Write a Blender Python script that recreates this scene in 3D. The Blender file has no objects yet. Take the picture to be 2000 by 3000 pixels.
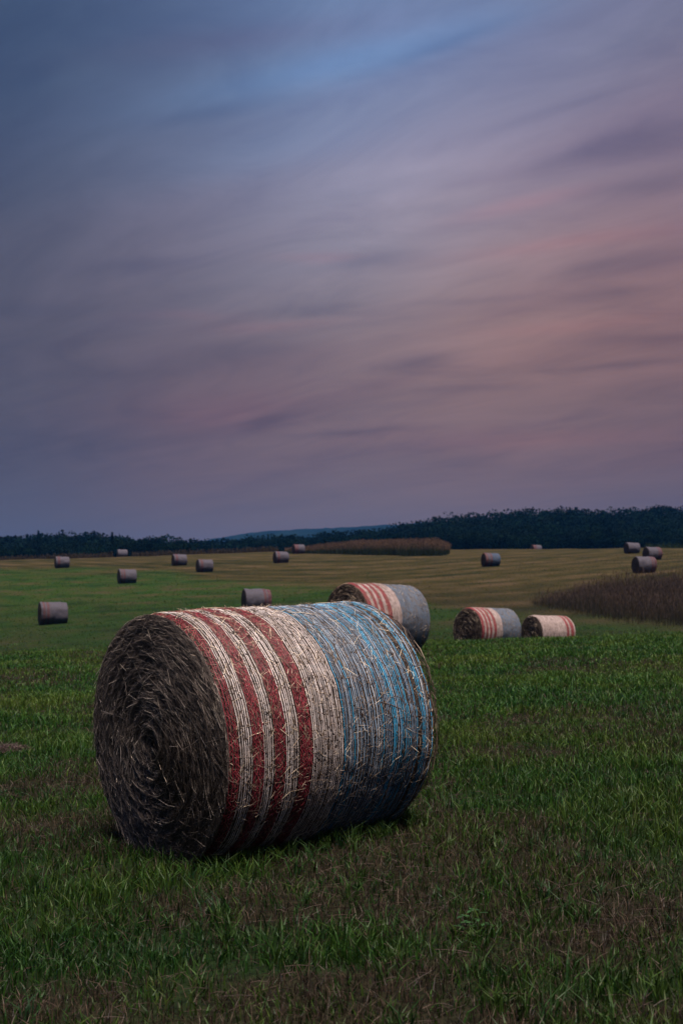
import bpy, math, random
import numpy as np
from mathutils import Matrix, Vector

rng = np.random.default_rng(11)
random.seed(5)
scene = bpy.context.scene
COL = scene.collection

# ------------------------------------------------------------------ helpers
def s2l(r, g, b):
    out = []
    for c in (r, g, b):
        c = c / 255.0
        out.append(c / 12.92 if c <= 0.04045 else ((c + 0.055) / 1.055) ** 2.4)
    return tuple(out)

def hash3(ix, iy, iz, seed):
    h = (ix.astype(np.int64) * 374761393 + iy.astype(np.int64) * 668265263 + iz.astype(np.int64) * 2147483647 + seed * 1274126177) & 0xFFFFFFFF
    h = ((h ^ (h >> 13)) * 1274126177) & 0xFFFFFFFF
    h = h ^ (h >> 16)
    return (h & 0xFFFF) / 65535.0

def vnoise(x, y, z=None, seed=0):
    """smooth value noise, 0..1"""
    x = np.asarray(x, float); y = np.asarray(y, float)
    z = np.zeros_like(x) if z is None else np.asarray(z, float)
    x, y, z = np.broadcast_arrays(x, y, z)
    ix, iy, iz = np.floor(x), np.floor(y), np.floor(z)
    fx, fy, fz = x - ix, y - iy, z - iz
    fx, fy, fz = [f * f * (3 - 2 * f) for f in (fx, fy, fz)]
    r = 0
    for dx in (0, 1):
        for dy in (0, 1):
            for dz in (0, 1):
                w = (fx if dx else 1 - fx) * (fy if dy else 1 - fy) * (fz if dz else 1 - fz)
                r = r + w * hash3(ix + dx, iy + dy, iz + dz, seed)
    return r

def fbm(x, y, z=None, seed=0, octs=3):
    a, t, s = 0.5, 0, 0
    k = 1.0
    for i in range(octs):
        t = t + a * vnoise(np.asarray(x) * k, np.asarray(y) * k, None if z is None else np.asarray(z) * k, seed + i * 17)
        s += a; a *= 0.5; k *= 2.03
    return t / s

def mesh_np(name, V, quads=None, tris=None, col=None, fib=None, smooth=True, mat=None):
    me = bpy.data.meshes.new(name)
    V = np.asarray(V, np.float32)
    q = np.zeros((0, 4), np.int32) if quads is None or len(quads) == 0 else np.asarray(quads, np.int32)
    t = np.zeros((0, 3), np.int32) if tris is None or len(tris) == 0 else np.asarray(tris, np.int32)
    me.vertices.add(len(V)); me.vertices.foreach_set('co', V.ravel())
    loops = np.concatenate([q.ravel(), t.ravel()])
    me.loops.add(len(loops)); me.loops.foreach_set('vertex_index', loops)
    n = len(q) + len(t)
    me.polygons.add(n)
    starts = np.concatenate([np.arange(len(q)) * 4, len(q) * 4 + np.arange(len(t)) * 3]).astype(np.int32)
    me.polygons.foreach_set('loop_start', starts)
    me.polygons.foreach_set('use_smooth', np.full(n, smooth, bool))
    if col is not None:
        a = me.attributes.new('Col', 'FLOAT_COLOR', 'POINT')
        c = np.ones((len(V), 4), np.float32); c[:, :3] = col
        a.data.foreach_set('color', c.ravel())
    if fib is not None:
        a = me.attributes.new('fib', 'FLOAT_VECTOR', 'POINT')
        a.data.foreach_set('vector', np.asarray(fib, np.float32).ravel())
    me.update(calc_edges=True)
    if mat: me.materials.append(mat)
    return me

def link(name, me, parent=None, mat=None):
    o = bpy.data.objects.new(name, me); COL.objects.link(o)
    if parent: o.parent = parent
    if mat and me is not None and not me.materials: me.materials.append(mat)
    return o

def tag(o, label=None, cat=None, group=None, kind=None):
    if label: o['label'] = label
    if cat: o['category'] = cat
    if group: o['group'] = group
    if kind: o['kind'] = kind
    return o

def merge(parts):
    """[(V, quads, tris, col, fib)] -> one"""
    Vs, qs, ts, cs, fs, off = [], [], [], [], [], 0
    for V, q, t, c, f in parts:
        Vs.append(V)
        if q is not None and len(q): qs.append(np.asarray(q) + off)
        if t is not None and len(t): ts.append(np.asarray(t) + off)
        if c is not None: cs.append(np.broadcast_to(c, (len(V), 3)))
        if f is not None: fs.append(f)
        off += len(V)
    return (np.concatenate(Vs), np.concatenate(qs) if qs else None, np.concatenate(ts) if ts else None,
            np.concatenate(cs) if cs else None, np.concatenate(fs) if fs else None)

def unit(a): return a / np.maximum(np.linalg.norm(a, axis=-1, keepdims=True), 1e-9)

def sticks(P0, P1, P2, w, col):
    """three-sided bent stalks; P* (N,3), w (N,), col (N,3)"""
    N = len(P0)
    d = unit(P2 - P0)
    ref = np.where(np.abs(d[:, 2:3]) > 0.8, np.array([[1., 0, 0]]), np.array([[0, 0, 1.]]))
    u = unit(np.cross(d, ref)); v = np.cross(d, u)
    rings = []
    for P, s in ((P0, 1.0), (P1, 1.0), (P2, 0.6)):
        for k in range(3):
            a = 2 * math.pi * k / 3
            rings.append(P + (u * math.cos(a) + v * math.sin(a)) * (w * s * 0.5)[:, None])
    V = np.stack(rings, 1).reshape(-1, 3)
    base = (np.arange(N) * 9)[:, None]
    q = []
    for r in (0, 3):
        for k in range(3):
            k2 = (k + 1) % 3
            q.append(base + np.array([[r + k, r + k2, r + 3 + k2, r + 3 + k]]))
    q = np.concatenate(q, 0)
    return V, q, None, np.repeat(col, 9, 0), None

def blades(root, h, w, heading, lean, curve, col, tipcol):
    """grass blades: quad + tri, bent"""
    N = len(root)
    dirv = np.stack([np.cos(heading), np.sin(heading), np.zeros(N)], 1)
    side = np.stack([-np.sin(heading), np.cos(heading), np.zeros(N)], 1)
    fa = rng.uniform(0, 2 * math.pi, N)
    side = np.stack([np.cos(fa), np.sin(fa), np.zeros(N)], 1)
    up = np.array([[0, 0, 1.]])
    mid = root + up * (h * 0.55)[:, None] + dirv * (h * lean * 0.5)[:, None]
    tip = root + up * (h * (1 - 0.35 * curve))[:, None] + dirv * (h * (lean + curve))[:, None]
    ww = (w * 0.5)[:, None]
    V = np.stack([root - side * ww, root + side * ww, mid - side * ww * 0.8, mid + side * ww * 0.8, tip], 1).reshape(-1, 3)
    b = (np.arange(N) * 5)[:, None]
    q = b + np.array([[0, 1, 3, 2]]); t = b + np.array([[2, 3, 4]])
    C = np.stack([col, col, col, col, tipcol], 1).reshape(-1, 3)
    return V, q, t, C, None

# ------------------------------------------------------------------ camera model
F = 2600.0          # focal length in display pixels (1568 wide)
CAMZ = 1.06
EYE = 1473.0
def wx(px, D): return (px - 784.0) / F * D

# ------------------------------------------------------------------ terrain profile
TD = [0.1, 3, 5.3, 8, 12, 16, 21, 25, 28, 31, 36, 42, 50, 61, 70, 81, 95, 108, 120, 135, 150, 165, 185, 210, 240, 300, 360, 500, 900, 4000]
TC = [-.20, -.06, .06, .19, .38, .56, .79, .96, .90, .68, .58, .90, 1.7, 2.95, 3.85, 4.9, 6.5, 8.0, 9.55, 11.2, 12.9, 14.5, 14.2, 13.4, 13.5, 15, 15, 10, 0, 0]
TL = [-.22, -.10, .00, .11, .27, .43, .60, .74, .70, .40, .25, .42, .95, 1.85, 2.9, 4.0, 5.6, 7.2, 8.7, 10.4, 11.7, 12.8, 12.0, 10.5, 9.5, 10, 9, 6, 0, 0]
TR = [-.18, -.03, .11, .26, .49, .71, .98, 1.19, 1.16, .92, .74, 1.0, 1.9, 3.3, 4.5, 6.0, 7.6, 9.0, 10.4, 12.0, 13.4, 14.7, 14.4, 14, 15, 21, 26, 20, 0, 0]
_lt = np.linspace(math.log(0.1), math.log(4000), 3000)
def _tab(v):
    t = np.interp(_lt, np.log(TD), v)
    k = np.exp(-np.linspace(-2, 2, 31) ** 2); k /= k.sum()
    return np.convolve(np.pad(t, 15, 'edge'), k, 'valid')
_C, _L, _R = _tab(TC), _tab(TL), _tab(TR)
def gz(x, y):
    x = np.asarray(x, float); y = np.asarray(y, float)
    D = np.clip(y, 2.0, 4000)
    a = np.clip(x * F / 784.0 / np.maximum(D, 3.0), -2.2, 2.2)
    ld = np.log(D)
    c, l, r = np.interp(ld, _lt, _C), np.interp(ld, _lt, _L), np.interp(ld, _lt, _R)
    z = c + np.where(a > 0, (r - c) * a, (c - l) * a)
    amp = np.interp(D, [3, 10, 40, 120, 300], [.02, .04, .10, .22, .5])
    z = z + amp * (fbm(x / 6.0 + 40, y / 5.0, seed=3, octs=2) - 0.5)
    return z
def gz1(x, y): return float(gz(np.array([x]), np.array([y]))[0])

def green_edge(a):
    return np.interp(a, [-2, -1, -.5, -.28, 0, .3, .6, 1, 2], [128, 116, 100, 84, 72, 56, 48, 47, 47])
def dry_mask(x, y):
    """0 green sward .. 1 dry stubble: where the grass is dead"""
    a = x * F / 784.0 / np.maximum(y, 3)
    n1 = fbm(x / 1.7 + 9, y / np.interp(y, [4, 9, 25], [.55, .8, 1.6]) + 3, seed=21, octs=3)
    n2 = fbm(x / 0.5, y / 0.35, seed=33, octs=2)
    m = np.clip((n1 - 0.52) * 4.0 + (n2 - .5) * 2.4 + .26, 0, .78)
    far = np.clip((y - green_edge(a) * (0.9 + .2 * fbm(x / 9, y / 9, seed=5, octs=2))) / (0.10 * y), 0, 1)
    midg = np.clip((y - 22) / 12, 0, 1)
    m = m * (1 - 0.35 * midg) * np.interp(y, [4, 7, 11], [1, .85, .6])
    return np.clip(np.maximum(m, far), 0, 1)

# ------------------------------------------------------------------ materials
def new_mat(name):
    m = bpy.data.materials.new(name); m.use_nodes = True
    nt = m.node_tree
    return m, nt, nt.nodes['Principled BSDF']
def nd(nt, typ, **kw):
    n = nt.nodes.new(typ)
    for k, v in kw.items():
        if k.startswith('i_'):
            key = k[2:]
            n.inputs[int(key) if key.isdigit() else key].default_value = v
        else: setattr(n, k, v)
    return n
def ramp(nt, stops, fac=None):
    r = nt.nodes.new('ShaderNodeValToRGB')
    e = r.color_ramp.elements
    while len(e) > 1: e.remove(e[-1])
    e[0].position = stops[0][0]; e[0].color = (*stops[0][1], 1)
    for p, c in stops[1:]:
        x = e.new(p); x.color = (*c, 1)
    if fac is not None: nt.links.new(fac, r.inputs[0])
    return r
def mixc(nt, fac, a, b, blend='MIX'):
    n = nt.nodes.new('ShaderNodeMix'); n.data_type = 'RGBA'; n.blend_type = blend
    for sock, v in ((n.inputs[0], fac), (n.inputs[6], a), (n.inputs[7], b)):
        if hasattr(v, 'is_output'): nt.links.new(v, sock)
        elif isinstance(v, (int, float)): sock.default_value = v
        else: sock.default_value = (*v, 1)
    return n.outputs[2]
def math_n(nt, op, a, b=None, c=None):
    n = nt.nodes.new('ShaderNodeMath'); n.operation = op
    for i, v in enumerate((a, b, c)):
        if v is None: continue
        if hasattr(v, 'is_output'): nt.links.new(v, n.inputs[i])
        else: n.inputs[i].default_value = v
    return n.outputs[0]

def attr_mat(name, rough=0.7, spec=0.15, transl=0.0, gain=1.0):
    m, nt, p = new_mat(name)
    at = nd(nt, 'ShaderNodeAttribute', attribute_name='Col')
    nz = nd(nt, 'ShaderNodeTexNoise'); nz.inputs['Scale'].default_value = 60; nz.inputs['Detail'].default_value = 2
    tc = nd(nt, 'ShaderNodeTexCoord'); nt.links.new(tc.outputs['Object'], nz.inputs['Vector'])
    r = ramp(nt, [(0.3, (.75 * gain,) * 3), (0.7, (1.15 * gain,) * 3)], nz.outputs['Fac'])
    c = mixc(nt, 1.0, at.outputs['Color'], r.outputs[0], 'MULTIPLY')
    nt.links.new(c, p.inputs['Base Color'])
    p.inputs['Roughness'].default_value = rough
    p.inputs['Specular IOR Level'].default_value = spec
    if transl:
        t = nt.nodes.new('ShaderNodeBsdfTranslucent'); nt.links.new(c, t.inputs[0])
        ms = nt.nodes.new('ShaderNodeMixShader'); ms.inputs[0].default_value = transl
        nt.links.new(p.outputs[0], ms.inputs[1]); nt.links.new(t.outputs[0], ms.inputs[2])
        nt.links.new(ms.outputs[0], nt.nodes['Material Output'].inputs['Surface'])
    return m

MAT_STRAW = attr_mat('straw', 0.5, 0.3)
MAT_GRASS = attr_mat('grass_blades', 0.55, 0.25, 0.25, .84)
MAT_LEAF = attr_mat('tree_leaves', 0.9, 0.0, 0.2)
MAT_STALK = attr_mat('tall_stalks', 0.75, 0.1, 0.15, .88)

def bark_mat():
    m, nt, p = new_mat('bark')
    nz = nd(nt, 'ShaderNodeTexNoise'); nz.inputs['Scale'].default_value = 3
    r = ramp(nt, [(.3, (.03, .022, .016)), (.7, (.09, .07, .05))], nz.outputs['Fac'])
    nt.links.new(r.outputs[0], p.inputs['Base Color']); p.inputs['Roughness'].default_value = .9
    return m
MAT_BARK = bark_mat()

def fiber_mat(name, net=None, cover=0.5, dark=(.035, .024, .018), light=(.20, .145, .095), scale=1.0, soft=0.12, bump=0.5):
    """hay seen through netting: fibres run round the roll (attribute fib = along axis, round, out)"""
    m, nt, p = new_mat(name)
    at = nd(nt, 'ShaderNodeAttribute', attribute_name='fib')
    mp = nd(nt, 'ShaderNodeMapping'); mp.inputs['Scale'].default_value = (130 * scale, 16 * scale, 40 * scale)
    nt.links.new(at.outputs['Vector'], mp.inputs['Vector'])
    n1 = nd(nt, 'ShaderNodeTexNoise'); n1.inputs['Scale'].default_value = 1; n1.inputs['Detail'].default_value = 4
    nt.links.new(mp.outputs[0], n1.inputs['Vector'])
    base = ramp(nt, [(.32, dark), (.52, tuple((a + b) / 2 * .8 for a, b in zip(dark, light))), (.72, light)], n1.outputs['Fac'])
    out = base.outputs[0]
    if net is not None:
        mp2 = nd(nt, 'ShaderNodeMapping'); mp2.inputs['Scale'].default_value = (75 * scale, 3.0 * scale, 10); mp2.inputs['Location'].default_value = (3, 8, 1)
        nt.links.new(at.outputs['Vector'], mp2.inputs['Vector'])
        n2 = nd(nt, 'ShaderNodeTexNoise'); n2.inputs['Scale'].default_value = 1; n2.inputs['Detail'].default_value = 3
        nt.links.new(mp2.outputs[0], n2.inputs['Vector'])
        n3 = nd(nt, 'ShaderNodeTexNoise'); n3.inputs['Scale'].default_value = 9; n3.inputs['Detail'].default_value = 3
        nt.links.new(at.outputs['Vector'], n3.inputs['Vector'])
        s = math_n(nt, 'ADD', n2.outputs['Fac'], math_n(nt, 'MULTIPLY', math_n(nt, 'SUBTRACT', n3.outputs['Fac'], .5), .35))
        th = 0.5 + (0.5 - cover) * 0.5
        fac = ramp(nt, [(max(0, th - soft), (0, 0, 0)), (min(1, th + soft), (1, 1, 1))], s)
        out = mixc(nt, fac.outputs[0], out, net)
    nt.links.new(out, p.inputs['Base Color'])
    p.inputs['Roughness'].default_value = 0.75; p.inputs['Specular IOR Level'].default_value = 0.15
    b = nd(nt, 'ShaderNodeBump'); b.inputs['Strength'].default_value = bump; b.inputs['Distance'].default_value = 0.01
    nt.links.new(n1.outputs['Fac'], b.inputs['Height']); nt.links.new(b.outputs[0], p.inputs['Normal'])
    return m

def plain_net(name, c1, c2, rough=0.45):
    m, nt, p = new_mat(name)
    at = nd(nt, 'ShaderNodeAttribute', attribute_name='Col')
    nz = nd(nt, 'ShaderNodeTexNoise'); nz.inputs['Scale'].default_value = 25; nz.inputs['Detail'].default_value = 3
    tc = nd(nt, 'ShaderNodeTexCoord'); nt.links.new(tc.outputs['Object'], nz.inputs['Vector'])
    r = ramp(nt, [(.35, c1), (.65, c2)], nz.outputs['Fac'])
    c = mixc(nt, 1.0, r.outputs[0], at.outputs['Color'], 'MULTIPLY')
    nt.links.new(c, p.inputs['Base Color'])
    p.inputs['Roughness'].default_value = rough; p.inputs['Specular IOR Level'].default_value = .3
    return m

MAT_CORE = fiber_mat('hay', None, dark=(.006, .0045, .004), light=(.085, .060, .045), bump=0.9)
MAT_WHITE_NET = plain_net('white_net', (.70, .60, .56), (.88, .80, .76))
MAT_RED_NET = plain_net('red_net', (.16, .014, .026), (.29, .036, .050))
MAT_BLUE_NET = plain_net('blue_net', (1, 1, 1), (.75, .8, .85))
WHITE_C, RED_C, BLUE_C = (.30, .235, .22), (.165, .030, .036), (.075, .102, .140)
MB_WHITE = fiber_mat('white_net_band', WHITE_C, .62, soft=.15)
MB_RED = fiber_mat('red_net_band', RED_C, .72, soft=.15)
MB_BLUE = fiber_mat('blue_net_band', BLUE_C, .62, soft=.15)
MB_GREY = fiber_mat('shaded_white_net_band', (.064, .060, .076), .7, dark=(.03, .024, .024), light=(.075, .06, .058), soft=.2)  # far bales: weaker light put into the net colour, here and below
MB_ROSE = fiber_mat('shaded_red_net_band', (.060, .022, .034), .7, soft=.2)
MB_DBLUE = fiber_mat('shaded_blue_net_band', (.025, .050, .090), .75, soft=.2)

# ------------------------------------------------------------------ world / sky
SUN_EL, SUN_AZ = 69.0, (.43, -0.90)     # to the sun: from the right
def build_world():
    w = bpy.data.worlds.new('World'); scene.world = w; w.use_nodes = True
    nt = w.node_tree; bg = nt.nodes['Background']
    L = nt.links.new
    tc = nt.nodes.new('ShaderNodeTexCoord')
    sep = nt.nodes.new('ShaderNodeSeparateXYZ'); L(tc.outputs['Generated'], sep.inputs[0])
    X, Y, Z = sep.outputs
    zc = math_n(nt, 'MAXIMUM', Z, 0.0)
    zz = math_n(nt, 'ADD', zc, 0.15)
    # flat cloud sheet, streaks along one wind direction
    u0 = math_n(nt, 'DIVIDE', X, zz); v0 = math_n(nt, 'DIVIDE', Y, zz)
    ang = math.radians(58)
    du = (-math.sin(ang), math.cos(ang)); dv = (math.cos(ang), math.sin(ang))
    U = math_n(nt, 'ADD', math_n(nt, 'MULTIPLY', u0, du[0]), math_n(nt, 'MULTIPLY', v0, du[1]))
    V = math_n(nt, 'ADD', math_n(nt, 'MULTIPLY', u0, dv[0]), math_n(nt, 'MULTIPLY', v0, dv[1]))
    def noise(su, sv, off, det=4, rough=.5, dist=.3):
        cb = nt.nodes.new('ShaderNodeCombineXYZ')
        L(math_n(nt, 'MULTIPLY', U, su), cb.inputs[0]); L(math_n(nt, 'MULTIPLY', V, sv), cb.inputs[1]); cb.inputs[2].default_value = off
        n = nt.nodes.new('ShaderNodeTexNoise'); n.inputs['Scale'].default_value = 1
        n.inputs['Detail'].default_value = det; n.inputs['Roughness'].default_value = rough; n.inputs['Distortion'].default_value = dist
        L(cb.outputs[0], n.inputs['Vector']); return n.outputs['Fac']
    broad = noise(.40, 1.0, 3.3, 3)
    streak = noise(.55, 2.6, 7.7, 5, .55, .5)
    fine = noise(1.1, 5.0, 1.2, 4, .55, .6)
    # colour of the cloud sheet in each direction of the sky: soft lobes round directions (azimuth/elevation), blended
    rows = [(20, [(-100, (56, 74, 106)), (60, (58, 78, 110)), (420, (72, 92, 126)), (784, (90, 114, 154)), (1000, (98, 124, 166)), (1250, (112, 124, 158)), (1540, (104, 112, 140))]),
            (150, [(60, (62, 82, 112)), (420, (84, 104, 138)), (784, (112, 140, 184)), (1150, (120, 130, 164)), (1500, (118, 122, 150))]),
            (280, [(60, (64, 83, 112)), (420, (101, 117, 153)), (784, (128, 144, 187)), (1150, (140, 147, 182)), (1500, (132, 126, 148))]),
            (450, [(60, (69, 82, 109)), (420, (105, 115, 150)), (784, (144, 151, 180)), (1080, (156, 154, 174)), (1500, (138, 112, 126))]),
            (560, [(60, (78, 81, 106)), (420, (110, 106, 126)), (784, (134, 134, 154)), (1150, (154, 130, 140)), (1500, (144, 115, 123))]),
            (680, [(60, (78, 78, 102)), (420, (114, 102, 120)), (784, (136, 124, 136)), (1150, (142, 124, 130)), (1500, (128, 104, 115))]),
            (840, [(60, (84, 82, 104)), (420, (92, 86, 106)), (784, (122, 106, 116)), (1150, (130, 108, 114)), (1500, (120, 97, 102))]),
            (970, [(60, (84, 80, 102)), (420, (122, 98, 112)), (784, (122, 98, 112)), (1150, (134, 106, 115)), (1500, (116, 94, 106))]),
            (1080, [(60, (82, 82, 104)), (420, (98, 90, 108)), (784, (108, 96, 112)), (1150, (104, 94, 110)), (1500, (94, 85, 103))]),
            (1200, [(60, (84, 87, 108)), (420, (94, 95, 115)), (784, (101, 100, 119)), (1150, (101, 98, 115)), (1500, (88, 85, 104))]),
            (1400, [(60, (80, 82, 102)), (784, (92, 92, 110)), (1500, (84, 82, 100))])]
    ctrl = []
    for y, r in rows:
        for x, c in r:
            f_ = min(1.0, max(0.0, (y - 380) / 200.0))
            g_ = f_ * min(1.0, max(0.0, (1230 - y) / 180.0))
            c = (c[0] + 4 * f_ + 3 * g_, c[1] - 1 * f_, c[2] - 14 * f_ - 2)
            wm = math.exp(-((x - 1250) / 330.0) ** 2 - ((y - 640) / 190.0) ** 2); pl = math.exp(-((x - 860) / 300.0) ** 2 - ((y - 400) / 110.0) ** 2)
            c = (c[0] + 11 * wm + 7 * pl, c[1] - 1 * wm + 6 * pl, c[2] - 9 * wm + 5 * pl)
            dk_ = 1 - .075 * min(1.0, max(0.0, (y - 800) / 300.0)); c = tuple(q * dk_ for q in c)
            v = Vector(((x - 784) / F, 1.0, (EYE - y) / F)).normalized(); ctrl.append((v, c, 190.))
    for v, c, k in (((0, .35, 1), (104, 126, 170), 9.), ((0, -1, .5), (74, 84, 116), 6.), ((-1, .1, .3), (60, 74, 104), 9.), ((1, .1, .35), (128, 112, 126), 9.), ((.3, -.5, .8), (96, 110, 148), 8.), ((0, 1, .9), (98, 120, 164), 30.)):
        ctrl.append((Vector(v).normalized(), c, k))
    acc = None; wsum = None
    for v, c, k in ctrl:
        dt = nt.nodes.new('ShaderNodeVectorMath'); dt.operation = 'DOT_PRODUCT'
        L(tc.outputs['Generated'], dt.inputs[0]); dt.inputs[1].default_value = v
        w_ = math_n(nt, 'EXPONENT', math_n(nt, 'MULTIPLY_ADD', dt.outputs['Value'], k, -k))
        if k < 100: w_ = math_n(nt, 'MULTIPLY', w_, .02)
        sc = nt.nodes.new('ShaderNodeVectorMath'); sc.operation = 'SCALE'
        sc.inputs[0].default_value = s2l(*c); L(w_, sc.inputs['Scale'])
        if acc is None: acc, wsum = sc.outputs[0], w_
        else:
            ad = nt.nodes.new('ShaderNodeVectorMath'); ad.operation = 'ADD'; L(acc, ad.inputs[0]); L(sc.outputs[0], ad.inputs[1]); acc = ad.outputs[0]
            wsum = math_n(nt, 'ADD', wsum, w_)
    inv = math_n(nt, 'DIVIDE', 1.0, math_n(nt, 'MAXIMUM', wsum, 1e-8))
    sc = nt.nodes.new('ShaderNodeVectorMath'); sc.operation = 'SCALE'; L(acc, sc.inputs[0]); L(inv, sc.inputs['Scale'])
    col = sc.outputs[0]
    # wisps: streaks of thinner and thicker cloud
    dkf = ramp(nt, [(.085, (0, 0, 0)), (.17, (1, 1, 1))], zc)
    st = math_n(nt, 'ADD', math_n(nt, 'MULTIPLY', streak, .6), math_n(nt, 'MULTIPLY', fine, .4))
    dk = ramp(nt, [(.36, (.80, .80, .86)), (.45, (.94, .93, .96)), (.51, (1, 1, 1)), (.64, (1.11, 1.09, 1.08))], st)
    hue = ramp(nt, [(.36, (.94, 1.0, 1.03)), (.5, (1, 1, 1)), (.64, (1.09, .98, .95))], broad)
    mott = ramp(nt, [(.32, (.87, .88, .92)), (.5, (1, 1, 1)), (.68, (1.11, 1.10, 1.09))], noise(2.6, 5.6, 9.4, 8, .64, 1.0))
    mod = mixc(nt, 1.0, mixc(nt, 1.0, dk.outputs[0], hue.outputs[0], 'MULTIPLY'), mott.outputs[0], 'MULTIPLY')
    col = mixc(nt, dkf.outputs[0], col, mixc(nt, 1.0, col, mod, 'MULTIPLY'))
    # the single clouds and gaps one can tell apart: long soft wisps, each at its own azimuth and height
    yf = math_n(nt, 'MAXIMUM', Y, .05)
    pa = math_n(nt, 'DIVIDE', X, yf); ea = math_n(nt, 'DIVIDE', Z, yf)
    wob = noise(1.6, 3.0, 5.5, 3, .5, .2)
    pa = math_n(nt, 'ADD', pa, math_n(nt, 'MULTIPLY', math_n(nt, 'SUBTRACT', streak, .5), .10))
    ea = math_n(nt, 'ADD', ea, math_n(nt, 'MULTIPLY', math_n(nt, 'SUBTRACT', wob, .5), .028))
    DK, BL, PK, LT, PU = (-.30, -.27, -.19), (-.06, .10, .16), (.15, -.02, -.04), (.10, .09, .06), (-.02, -.14, -.12)
    W = [(480, 270, 150, 16, .18, DK, .6), (520, 95, 260, 32, .12, PU, 1), (1010, 105, 130, 15, .4, DK, .6), (1340, 350, 150, 24, .28, DK, .9), (1330, 240, 200, 16, .32, DK, .5),
         (1480, 430, 130, 20, .1, DK, .7), (870, 598, 110, 17, .13, DK, .7), (1440, 608, 140, 17, .15, DK, .9), (1390, 672, 130, 14, .1, DK, .8), (1100, 690, 140, 8, .13, DK, .5),
         (740, 714, 90, 11, .05, DK, .6), (330, 610, 130, 20, .02, DK, .45), (540, 825, 140, 42, .1, DK, .7), (960, 842, 80, 15, .15, DK, .9), (1440, 835, 150, 8, .06, DK, .8),
         (590, 972, 60, 15, .1, DK, .8), (830, 1001, 110, 7, .05, DK, .9), (1080, 1050, 130, 15, .1, DK, .5), (90, 705, 120, 20, .0, DK, .5), (1500, 780, 120, 12, .05, DK, .6),
         (1100, 890, 120, 8, .06, DK, .4), (220, 860, 150, 14, .03, DK, .4),
         (580, 205, 260, 40, .2, BL, .7), (860, 135, 230, 34, .27, BL, .75), (1080, 50, 190, 40, .3, BL, .6), (560, 360, 220, 40, .15, BL, .5), (1180, 470, 130, 17, .22, PK, .9),
         (730, 596, 80, 9, .05, PK, .8), (480, 950, 130, 30, .05, PK, .9), (900, 390, 210, 24, .15, LT, .8), (1100, 440, 160, 26, .28, LT, .9), (620, 750, 120, 12, .05, PK, .7),
         (430, 728, 110, 10, .0, PK, .6), (1150, 1012, 260, 18, .03, PK, .6), (1320, 560, 200, 15, .12, PK, .7), (800, 470, 170, 16, .12, LT, .5), (1350, 740, 200, 14, .1, PK, .4)]
    tot = None
    for x0, y0, ln, th_, sl, tint, amt in W:
        p0, e0 = (x0 - 784) / F, (EYE - y0) / F
        dp = math_n(nt, 'SUBTRACT', pa, p0)
        de = math_n(nt, 'SUBTRACT', math_n(nt, 'SUBTRACT', ea, e0), math_n(nt, 'MULTIPLY', dp, sl))
        q1 = math_n(nt, 'POWER', math_n(nt, 'ABSOLUTE', math_n(nt, 'MULTIPLY', dp, F / ln)), 2.0)
        q2 = math_n(nt, 'POWER', math_n(nt, 'ABSOLUTE', math_n(nt, 'MULTIPLY', de, F / th_)), 2.0)
        w_ = math_n(nt, 'MULTIPLY', math_n(nt, 'EXPONENT', math_n(nt, 'MULTIPLY', math_n(nt, 'ADD', q1, q2), -.7)), amt)
        sc = nt.nodes.new('ShaderNodeVectorMath'); sc.operation = 'SCALE'; sc.inputs[0].default_value = tint; L(w_, sc.inputs['Scale'])
        if tot is None: tot = sc.outputs[0]
        else:
            ad = nt.nodes.new('ShaderNodeVectorMath'); ad.operation = 'ADD'; L(tot, ad.inputs[0]); L(sc.outputs[0], ad.inputs[1]); tot = ad.outputs[0]
    ad = nt.nodes.new('ShaderNodeVectorMath'); ad.operation = 'ADD'; L(tot, ad.inputs[0]); ad.inputs[1].default_value = (1, 1, 1)
    col = mixc(nt, 1.0, col, ad.outputs[0], 'MULTIPLY')
    sky = nt.nodes.new('ShaderNodeTexSky'); sky.sky_type = 'NISHITA'; sky.sun_disc = False
    sky.sun_elevation = math.radians(SUN_EL); sky.sun_rotation = math.atan2(SUN_AZ[0], SUN_AZ[1])
    sk = mixc(nt, 1.0, sky.outputs[0], (.05, .05, .05), 'MULTIPLY')
    col = mixc(nt, 0.03, col, sk)
    L(col, bg.inputs['Color']); bg.inputs['Strength'].default_value = 0.65
build_world()

sd = bpy.data.lights.new('sun', 'SUN'); sd.energy = 5.0; sd.angle = math.radians(30); sd.color = (1, .87, .80)
so = bpy.data.objects.new('sun', sd); COL.objects.link(so)
h = math.hypot(*SUN_AZ); ce = math.cos(math.radians(SUN_EL))
tosun = Vector((SUN_AZ[0] / h * ce, SUN_AZ[1] / h * ce, math.sin(math.radians(SUN_EL))))
so.rotation_euler = tosun.to_track_quat('Z', 'Y').to_euler(); so.location = (30, -10, 40)

# ------------------------------------------------------------------ camera
cd = bpy.data.cameras.new('camera'); cam = bpy.data.objects.new('camera', cd); COL.objects.link(cam)
cam.location = (0, 0, CAMZ); cam.rotation_euler = (math.pi / 2, 0, 0)
cd.sensor_fit = 'VERTICAL'; cd.sensor_height = 36; cd.sensor_width = 24; cd.lens = 36 * F / 2352
cd.shift_y = (EYE - 1176) / 2352
cd.clip_start = .05; cd.clip_end = 20000
cd.dof.use_dof = True; cd.dof.focus_distance = 5.4; cd.dof.aperture_fstop = 5.0
scene.camera = cam
scene.view_settings.view_transform = 'Standard'; scene.view_settings.look = 'None'
scene.view_settings.exposure = 0.65; scene.view_settings.gamma = 1

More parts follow.
